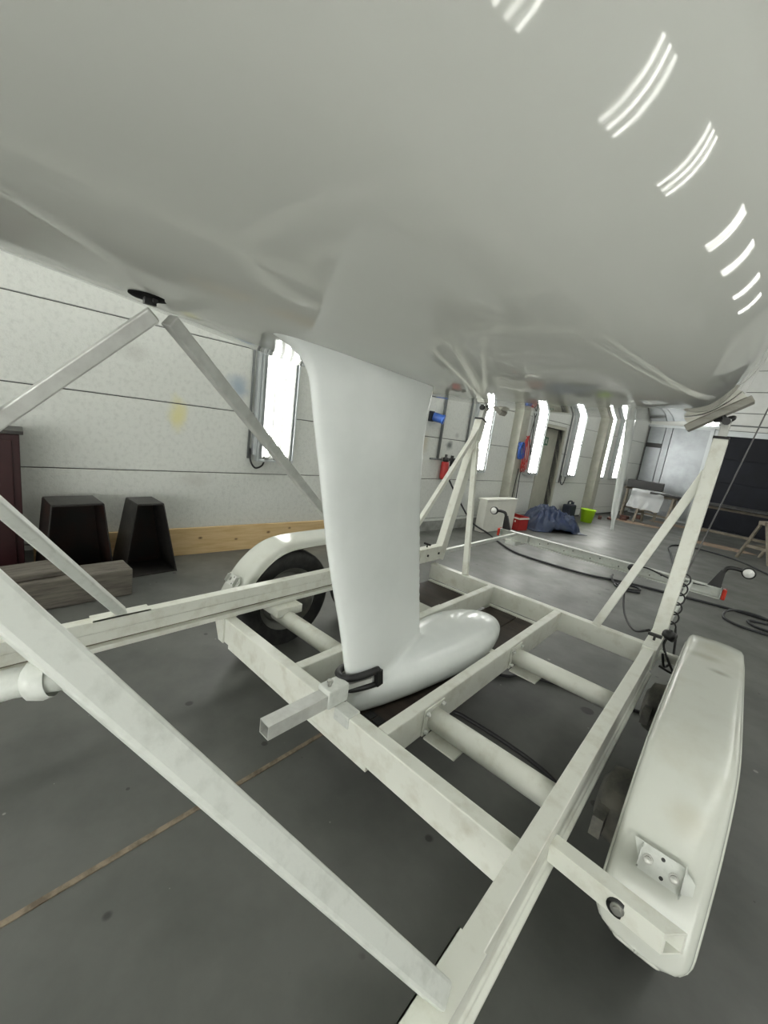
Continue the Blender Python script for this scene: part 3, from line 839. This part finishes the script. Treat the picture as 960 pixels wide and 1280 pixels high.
# ------------------------------------------------------------------ the trailer
TR = thing('boat_trailer', 'cream white tandem axle boat trailer under the boat', 'trailer', (XC, 1.6, 0))
class T(B):
    """builder in world coordinates for parts of the trailer"""
    def build(s, name, m, parent=None, **k):
        s.v = [(x - XC, y - 1.6, z) for x, y, z in s.v]
        return B.build(s, name, m, parent or TR, **k)
ZC, ZB, ZT = .40, .275, .53
def mx(x, side):
    return x if side > 0 else 2 * XC - x
RX0, RX1 = -.2015, -.155
for side in (1, -1):
    xi, xo = mx(RX0, side), mx(RX1, side)
    sg = 1 if side > 0 else -1
    # rail profile (x outward from inner face, z)
    prof = [(0, .40), (.06, .40), (.06, .412), (.05, .42), (.05, .425), (.044, .432), (.044, .478), (.0465, .482), (.0465, .53), (0, .53), (0, .482), (.005, .479), (.005, .434), (.016, .432), (.016, .424), (-.008, .422), (-.008, .40)]
    poly = [(xi + sg * a, -1.9, z) for a, z in prof]
    rail = T().prism(poly, (0, 4.2 if side > 0 else 4.4, 0)).build('side_rail', 'cream', bevel=.0025)
    for z0, z1, dx in ((.4245, .4315, .0145), (.4785, .4815, .0042)):
        T().box((min(xi + sg * dx, xi + sg * (dx + .002)), -1.88, z0), (max(xi + sg * dx, xi + sg * (dx + .002)), 2.28, z1)).build('groove_dirt', 'grime', rail)
    # end bracket under the rail at the front cross beam
    if side < 0:
        T().prism([(mx(-.11, side), .925, .40), (mx(-.215, side), .925, .40), (mx(-.215, side), .925, .275), (mx(-.17, side), .925, .275)], (0, .008, 0)).build('end_gusset', 'cream')
# cross beams
for y0, y1 in ((.935, .988), (2.69, 2.742)):
    T().box((-1.75, y0, ZB), (-.195, y1, ZC)).build('cross_beam', 'cream', bevel=.004)
# centre beams
for x0, x1 in ((-.752, -.706), (-1.232, -1.186)):
    T().box((x0, .988, ZB), (x1, 2.69, ZC)).build('centre_beam', 'cream', bevel=.004)
T().box((-1.186, 1.94, ZB + .02), (-.752, 1.985, ZB + .05)).build('tie_bar', 'cream')
# axles
for ya in (1.265, 2.015):
    for side in (1, -1):
        a = T().tube([(mx(-.707, side), ya, .333), (mx(-.165, side), ya, .333)], .043, 14).build('axle_tube', 'cream')
        xf = mx(-.704, side)
        T().box((min(xf, mx(-.698, side)), ya - .065, .28), (max(xf, mx(-.698, side)), ya + .065, .392)).build('flange_plate', 'cream', a, bevel=.002)
        for dy in (-.052, .052):
            for zq in (.30, .375):
                T().lathe((mx(-.698, side), ya + dy, zq), (side, 0, 0), [(0, .014), (.007, .014), (.009, .010), (.009, 0), (.012, 0), (.012, -.002)], 6, smooth=False).build('bolt', 'galv', a)
        if side > 0:
            T().box((-.70, ya - .05, .262), (-.56, ya + .05, .27)).build('base_plate', 'cream', a)
        else:
            T().box((mx(-.25, side) - .12, ya - .07, .352), (mx(-.25, side) + .02, ya + .09, .40)).build('saddle', 'cream', a, bevel=.004)
        arm = T().bar((mx(-.105, side), ya, .333), (mx(-.105, side), ya + .18, .31), .06, .03).build('swing_arm', 'drum')
        T().lathe((mx(-.125, side), ya + .18, .31), (side, 0, 0), [(0, -.01), (.06, -.01), (.075, 0), (.105, .01), (.11, .03), (.115, .06), (.11, .075), (0, .075)], 28).build('brake_drum', 'drum', arm)
        # wheel
        wx, wy_, wz = mx(.053, side), ya + .18, .311
        tyre = [(.20, -.075), (.235, -.084), (.275, -.086), (.297, -.078), (.308, -.062), (.311, -.03), (.311, .03), (.308, .062), (.297, .078), (.275, .086), (.235, .084), (.20, .075)]
        w_ = T().lathe((wx, wy_, wz), (1, 0, 0), tyre, 44).build('tyre', 'rubber')
        T().lathe((wx, wy_, wz), (1, 0, 0), [(.20, -.075), (.195, -.06), (.17, -.05), (.165, .02), (.15, .03), (.06, .035), (.05, .05), (0, .05)], 32).build('rim', 'rim', w_)
        T().lathe((wx, wy_, wz), (1, 0, 0), [(.20, .075), (.195, .06), (.17, .05), (.165, .02)], 32).build('outer_rim', 'rim', w_)
# fenders
fp = [(1.045, .285), (1.055, .32), (1.075, .37), (1.10, .42), (1.135, .48), (1.175, .535), (1.225, .585), (1.285, .63), (1.35, .66), (1.43, .678), (1.55, .684), (1.8, .686), (2.1, .684),
      (2.25, .676), (2.35, .655), (2.45, .62), (2.53, .575), (2.6, .51), (2.65, .44), (2.68, .37)]
FP = smooth_path([(0, a, c) for a, c in fp], 3)
arc = [0]
for i in range(1, len(FP)):
    arc.append(arc[-1] + (FP[i] - FP[i - 1]).length)
FX0, FX1 = -.045, .148
for side in (1, -1):
    rows = []
    for i, p in enumerate(FP):
        d = (FP[min(i + 1, len(FP) - 1)] - FP[max(i - 1, 0)]).normalized()
        nrm = Vector((0, -d.z, d.y))
        ds = min(arc[i], arc[-1] - arc[i])
        R = .05
        sh = 0 if ds >= R else R - math.sqrt(max(0, R * R - (R - ds) ** 2))
        x0, x1 = FX0 + sh, FX1 - sh
        sec = [(x0 - .004, -.040), (x0, -.036), (x0, -.02), (x0 + .003, -.010), (x0 + .009, -.003), (x0 + .02, 0), (x0 + .05, .0035), ((x0 + x1) / 2, .0045), (x1 - .05, .0035), (x1 - .02, 0), (x1 - .009, -.003), (x1 - .003, -.010), (x1, -.02), (x1, -.036), (x1 + .004, -.040)]
        k = min(1, ds / .06 + .25)
        rows.append([(mx(x, side), p.y + nrm.y * off * k, p.z + nrm.z * off * k) for x, off in sec])
    f = T().grid(rows).build('fender', 'fender', solid=.004)
    loop = [r[0] for r in rows] + [rows[-1][k] for k in range(1, 14)] + [r[-1] for r in rows[::-1]] + [rows[0][k] for k in range(13, 0, -1)] + [rows[0][0]]
    T().tube(loop, .0045, 6, caps=False).build('edge_bead', 'fender', f)
    # number plate bracket on the sloping front
    c0 = Vector((mx(.052, side), 1.112, .472))
    dn = Vector((0, -.86, .51))
    du = Vector((0, .51, .86))
    br_ = T()
    def q(a, u_, n):
        return c0 + Vector((a, 0, 0)) + du * u_ + dn * n
    br_.prism([q(-.045, -.03, .004), q(.045, -.03, .004), q(.045, .03, .004), q(-.045, .03, .004)], dn * .003)
    br_.prism([q(-.045, -.028, .007), q(-.045, .028, .007), q(-.045, .02, .026), q(-.045, -.02, .026)], (.003, 0, 0))
    br_.prism([q(.042, -.036, .007), q(.042, .036, .007), q(.042, .02, .026), q(.042, -.02, .026)], (.003, 0, 0))
    br_.prism([q(.045, -.025, .002), q(.065, -.015, .002), q(.065, .01, .002), q(.045, .025, .002)], dn * .004)
    br_.prism([q(-.063, .03, .002), q(-.045, .03, .002), q(-.045, -.01, .002)], dn * .004)
    b_ = br_.build('lamp_bracket', 'galv', f)
    for a, u_ in ((-.027, .0), (.027, -.004)):
        T().lathe(q(a, u_, .007), dn, [(.011, 0), (.011, .003), (.007, .003), (.007, .008), (0, .009)], 12, smooth=False).build('bolt', 'steel', f)
    for a, u_ in ((.0, .018), (.005, -.02)):
        T().lathe(q(a, u_, .007), dn, [(.0045, .0005), (0, .0007)], 10).build('bolt_hole', 'dark', f)
    # arm from the rail, holds the fender front
    if side > 0:
        xa, xb = mx(-.155, side), mx(.098, side)
        ar = T().hbar((xa, .975, .452), (xb, .948, .468), .05, .038, .004, miter=side * .03).build('fender_arm', 'cream')
        T().lathe((mx(-.002, side), .939, .46), (0, -1, 0), [(.014, 0), (.014, .003), (.009, .003), (.009, .009), (0, .01)], 14, smooth=False).build('bolt', 'steel', ar)
        T().lathe((mx(-.002, side), .940, .46), (0, -1, 0), [(.022, .0), (.022, .0015), (0, .0016)], 18).build('rubber_washer', 'dark', ar)
    T().bar((mx(-.155, side), 2.50, .445), (mx(.06, side), 2.52, .44), .045, .03).build('rear_fender_arm', 'cream')

# front support bars leaning in under the bow
DIR = Vector((-.53148, -.70887, 1))
for side in (1, -1):
    D_ = Vector((DIR.x * side, DIR.y, 1))
    p0 = Vector((mx(-.179, side), .50, .535))
    tip = p0 + D_ * 1.02
    hz = hull_z(tip.x, tip.y)
    a = T().bar(p0, tip, .038, .038, (0, 1, 0)).build('support_bar', 'galv', bevel=.006)
    a['label'] = 'galvanised square support bar leaning in towards the bow'
    T().box((min(mx(-.206, side), mx(-.15, side)), .395, .5305), (max(mx(-.206, side), mx(-.15, side)), .60, .536)).box((min(mx(-.206, side), mx(-.203, side)), .395, .495), (max(mx(-.206, side), mx(-.203, side)), .60, .536)).build('foot_plate', 'cream', a)
    T().box((tip.x - .07, tip.y - .09, tip.z - .01), (tip.x + .07, tip.y + .09, tip.z + .015)).build('hull_pad', 'foam', a)
# round tube welded to the near bar
pb = Vector((-.179, .50, .535)) + DIR * .57
tb = T().tube([pb, pb + Vector((-.035, -.05, -.012)), Vector((-.64, -.40, 1.02)), Vector((-.7, -.9, .93))], .0155, 14).build('round_strut', 'galv')
T().lathe(pb + Vector((-.022, -.03, -.008)), (-.035, -.05, -.012), [(.02, -.014), (.0225, -.004), (.0205, .006), (.0155, .01)], 14).build('weld', 'galv', tb)

# side prop between left rail, hull and left support bar
ap = Vector((-1.16, .405, 0))
ap.z = hull_z(ap.x, ap.y) - .012
T().bar((-1.765, 1.90, .535), ap + Vector((-.015, .03, -.008)), .036, .036, (1, 0, 0)).build('side_prop', 'silverpaint', bevel=.004)
lb = Vector((mx(-.179, -1), .50, .535)) + Vector((-DIR.x, DIR.y, 1)) * .665
T().bar(lb, ap + Vector((-.008, -.008, -.006)), .036, .036, (1, 0, 0)).build('side_prop', 'silverpaint', bevel=.004)

T().tube([(-1.325, .112, 1.338), (-1.35, -.3, 1.33)], .021, 14).build('round_strut', 'galv')
# rear support posts with pads
for side in (1, -1):
    yo = 0 if side > 0 else .20
    pbm = Vector((mx(-.178, side), 2.60 + yo, .42))
    pt = Vector((mx(-.170, side), 2.93 + yo, 1.59))
    po = T().bar(pbm, pt, .066, .08, (1, 0, 0)).build('support_post', 'cream', bevel=.005)
    po['label'] = 'cream support post at the rear end of the side rail'
    sl = T().box((min(mx(-.210, side), mx(-.146, side)), 2.30 + yo, .425), (max(mx(-.210, side), mx(-.146, side)), 2.61 + yo, .538)).build('rail_sleeve', 'cream', po, bevel=.004)
    T().cyl((mx(-.178, side), 2.42 + yo, .538), (mx(-.178, side), 2.42 + yo, .56), .006, 8).bar((mx(-.178, side) - .03, 2.42 + yo, .565), (mx(-.178, side) + .03, 2.42 + yo, .565), .015, .015).build('clamp_screw', 'dark', po)
    for yb in (2.40, 2.55):
        T().lathe((mx(-.2105, side), yb + yo, .48), (-side, 0, 0), [(0, .006), (.01, .006), (.01, 0)], 8, smooth=False).build('bolt', 'dark', po)
    ax = (pt - pbm).normalized()
    T().bar(pt - ax * .1, pt + ax * .11, .04, .05, (1, 0, 0)).build('inner_tube', 'silverpaint', po, bevel=.004)
    T().bar(pt - ax * .012, pt + ax * .002, .072, .088, (1, 0, 0)).build('collar', 'dark', po)
    top = pt + ax * .10
    # tilting clamp and pad following the hull
    xs_ = [mx(-.365, side), mx(-.14, side)]
    P0_ = Vector((xs_[0], top.y + .02, hull_z(xs_[0], top.y + .02)))
    P1_ = Vector((xs_[1], top.y + .02, hull_z(xs_[1], top.y + .02)))
    pads = []
    for k in range(9):
        x = xs_[0] + (xs_[1] - xs_[0]) * k / 8
        pads.append([(x, top.y + .02 + dy, hull_z(x, top.y + .02 + dy) - .004) for dy in (-.06, .06)])
    pd = T()
    lo_ = (P1_ - P0_).normalized()
    up_ = Vector((-lo_.z, 0, lo_.x)) * (1 if lo_.x > 0 else -1)
    off = max((Vector(P0_) + lo_ * ((P1_ - P0_).length * k / 8) - Vector((pads[k][0][0], P0_.y, pads[k][0][2]))).dot(up_) for k in range(9)) + .003
    rows = []
    for k in range(9):
        base = P0_ + lo_ * ((P1_ - P0_).length * k / 8) - up_ * off
        rows.append([pads[k][0], pads[k][1], (base.x, base.y + .06, base.z), (base.x, base.y - .06, base.z)])
    pd.grid(rows, smooth=False, closed=True)
    pd.f += [(3, 2, 1, 0), (32, 33, 34, 35)]
    pd.sm += [False, False]
    pdo = pd.build('hull_pad', 'foam', po)
    A_ = P0_ - up_ * (off + .02) - lo_ * .02
    B_ = P1_ - up_ * (off + .02) + lo_ * .02
    T().bar(A_, B_, .038, .10, up_).build('pad_board', 'padwood', po, bevel=.004)
    md = (A_ + B_) / 2 - up_ * .03
    T().tube(smooth_path([top, top + Vector((-.028 * side, 0, .03)), md + Vector((-.03 * side, 0, -.004)), md + Vector((.015 * side, 0, .0)), top + Vector((.025 * side, 0, .025)), top], 5), .013, 8).cyl(top + Vector((0, -.05, 0)), top + Vector((0, .05, 0)), .02, 10).build('tilt_clamp', 'dark', po)
    # brace to the rear cross beam
    T().bar((mx(-.50, side), 2.716, .40), pbm + (pt - pbm) * .84 + Vector((-.02 * side, 0, 0)), .03, .045, (0, 1, 0)).build('brace', 'cream', po, bevel=.003)
# long diagonal brace on the left post
T().bar((-1.765, 2.27, .535), (-1.762, 3.08, 1.50), .035, .035, (1, 0, 0)).build('long_brace', 'cream', bevel=.003)

# keel clamp on the front cross beam
T().hbar((-.952, .665, .428), (-.952, .985, .428), .05, .05, .004).build('clamp_tube', 'silverpaint')
cbk = T().box((-.985, .905, .400), (-.919, 1.0, .472)).build('clamp_block', 'galv', bevel=.005)
T().cyl((-.952, .93, .47), (-.952, .93, .497), .007, 8).lathe((-.952, .93, .485), (0, 0, 1), [(.011, 0), (.011, .01), (0, .011)], 6, smooth=False).build('bolt', 'steel', cbk)
T().box((-.915, .930, .36), (-.84, .990, .406)).build('clamp_angle', 'galv', bevel=.003)
rb = T().tube(smooth_path([(-.972 + .058, 1.17, .405), (-.972 + .048, 1.09, .412), (-.972 + .03, 1.035, .415), (-.972, 1.015, .415), (-.972 - .03, 1.035, .415), (-.972 - .05, 1.1, .412)], 5), .011, 8)
rb.tube(smooth_path([(-.972 + .056, 1.155, .47), (-.972 + .046, 1.07, .47), (-.972 + .028, 1.02, .47), (-.972, 1.0, .47), (-.972 - .03, 1.02, .47), (-.972 - .048, 1.09, .47)], 5), .014, 8)
rb.bar((-.972 + .062, 1.16, .405), (-.972 + .06, 1.15, .47), .03, .02, (0, 1, 0))
rb.build('rubber_cradle', 'dark')
T().bar((-.972 + .03, 1.0, .44), (-.972 + .055, 1.12, .44), .02, .012).build('cradle_plate', 'silverpaint')
# boards under the keel
for x0, x1, y0, y1 in ((-1.17, -.965, 1.0, 2.66), (-.96, -.76, 1.0, 2.66), (-1.72, -1.25, 2.15, 2.68)):
    T().box((x0, y0, .248), (x1, y1, .27)).build('keel_board', 'board', bevel=.003)
for i in range(4):
    for j in range(3):
        T().box((-.93 + i * .043, 1.02 + j * .05, .2702), (-.93 + i * .043 + .036, 1.02 + j * .05 + .042, .2745)).build('mat_square', 'mat')
T().box((-1.72, .95, .24), (-.75, .985, .275)).build('board_carrier', 'cream')
T().box((-1.72, 2.64, .24), (-.75, 2.68, .275)).build('board_carrier', 'cream')

# light bar with extension tubes
LBY, LZ0, LZ1 = 4.30, .405, .495
for side in (1, -1):
    T().bar((mx(-.178, side), 2.55, .47), (mx(-.178, side), 4.29, .47), .03, .03).build('extension_tube', 'galv', bevel=.002)
b = T().box((-1.94, LBY + .03, LZ0), (.03, LBY + .036, LZ1)).box((-1.94, LBY - .03, LZ1 - .005), (.03, LBY + .036, LZ1)).box((-1.94, LBY - .03, LZ0), (.03, LBY + .036, LZ0 + .005))
for x in (-1.94, .026, -.30, -1.62):
    b.box((x, LBY - .03, LZ0), (x + .004, LBY + .03, LZ1))
lbar = b.build('light_bar', 'galv')
lbar['label'] = 'white channel shaped light bar across the rear'
for k in range(16):
    x = -1.5 + k * .085
    T().lathe((x, LBY + .03, .43 + .025 * ((k * 7) % 3)), (0, -1, 0), [(.006, 0), (.006, .003), (0, .004)], 8).build('rivet', 'dark', lbar)
for x, sgn in ((.035, 1), (-1.945, -1)):
    T().box((min(x, x + sgn * .03), LBY - .03, LZ0), (max(x, x + sgn * .03), LBY + .05, LZ1)).build('tail_lamp', 'red', lbar, bevel=.008)
    xb = x - sgn * .06
    ml = T().prism([(xb - .045, LBY - .01, LZ1), (xb + .045, LBY - .01, LZ1), (xb + .015 + sgn * .03, LBY - .01, LZ1 + .15), (xb - .015 + sgn * .03, LBY - .01, LZ1 + .15)], (0, .03, 0)) \
        .tube(smooth_path([(xb + sgn * .03, LBY + .005, LZ1 + .13), (xb + sgn * .05, LBY + .005, LZ1 + .175), (xb + sgn * .10, LBY + .005, LZ1 + .185), (xb + sgn * .15, LBY + .005, LZ1 + .18)], 5), .016, 10) \
        .lathe((xb + sgn * .18, LBY + .03, LZ1 + .175), (0, -1, 0), [(0, 0), (.035, .005), (.045, .02), (.045, .045), (.036, .05)], 20).build('marker_lamp', 'dark', lbar)
    T().lathe((xb + sgn * .18, LBY + .03, LZ1 + .175), (0, -1, 0), [(.037, .047), (.03, .056), (0, .06)], 20).build('lens', 'lens', ml)
T().lathe((-.62, LBY - .03, .47), (0, -1, 0), [(0, .045), (.022, .045), (.03, .03), (.032, 0)], 14).build('plug_socket', 'dark', lbar)
T().tube(smooth_path([(-.62, LBY - .07, .45), (-.60, 4.1, .25), (-.50, 3.7, .2), (-.36, 3.2, .28), (-.24, 2.8, .45)], 6), .008, 8).build('lamp_cable', 'cable', lbar)
T().tube(smooth_path([(-.60, LBY - .06, .49), (-.5, LBY - .08, .51), (-.38, LBY - .06, .48), (-.3, LBY - .05, .46)], 6), .007, 8).build('lamp_cable', 'cable', lbar)
T().tube(smooth_path([(-.29, LBY - .02, .46), (-.2, LBY, .47), (-.12, LBY, .475), (-.03, LBY, .49)], 5), .004, 6).build('lamp_wire', 'cable', lbar)
T().box((-1.83, LBY - .10, .36), (-1.71, LBY + .05, .404)).build('bar_bracket', 'galv', bevel=.003)
lid = tag(B().lathe((0, 0, 0), (0, 0, 1), [(0, 0), (.15, 0), (.15, .025), (.14, .03), (0, .034)], 24).build('white_disc', 'white'), 'flat white disc on the floor below the left end of the light bar', 'disc')
lid.location = (-2.45, 5.95, 0)
# coiled wiring at the right rear post
cp = []
for k in range(85):
    t = k / 84
    a = t * 5.5 * 2 * math.pi
    c = Vector((-.135, 2.64 + .10 * t, .56 + .28 * t))
    cp.append(c + Vector((.019 * math.cos(a), .01 * math.cos(a), .019 * math.sin(a))))
T().tube(cp, .0042, 7).build('coiled_cable', 'cable')
T().tube(smooth_path([cp[0], (-.10, 2.62, .50), (-.09, 2.55, .42), (-.11, 2.48, .40), (-.13, 2.46, .47)], 6), .006, 7).build('coiled_cable', 'cable')
T().tube(smooth_path([(-.15, 2.56, .56), (-.12, 2.54, .57), (-.14, 2.52, .50), (-.10, 2.47, .44), (-.07, 2.44, .40), (-.13, 2.44, .41)], 5), .006, 7).build('plug_cable', 'cable')
T().lathe((-.15, 2.55, .55), (1, -.6, 0), [(0, 0), (.022, 0), (.026, .02), (.026, .05), (0, .055)], 12).build('plug', 'dark')
# rope from the stern quarter down to the light bar
rp = tag(B().tube(smooth_path([(-.24, 4.30, .497), (-.21, 4.31, .62), (-.02, 4.31, 1.98), (.03, 4.31, 2.4)], 4), .005, 6).build('rope', 'rope'), 'thin grey rope hanging from the stern down to the light bar', 'rope')
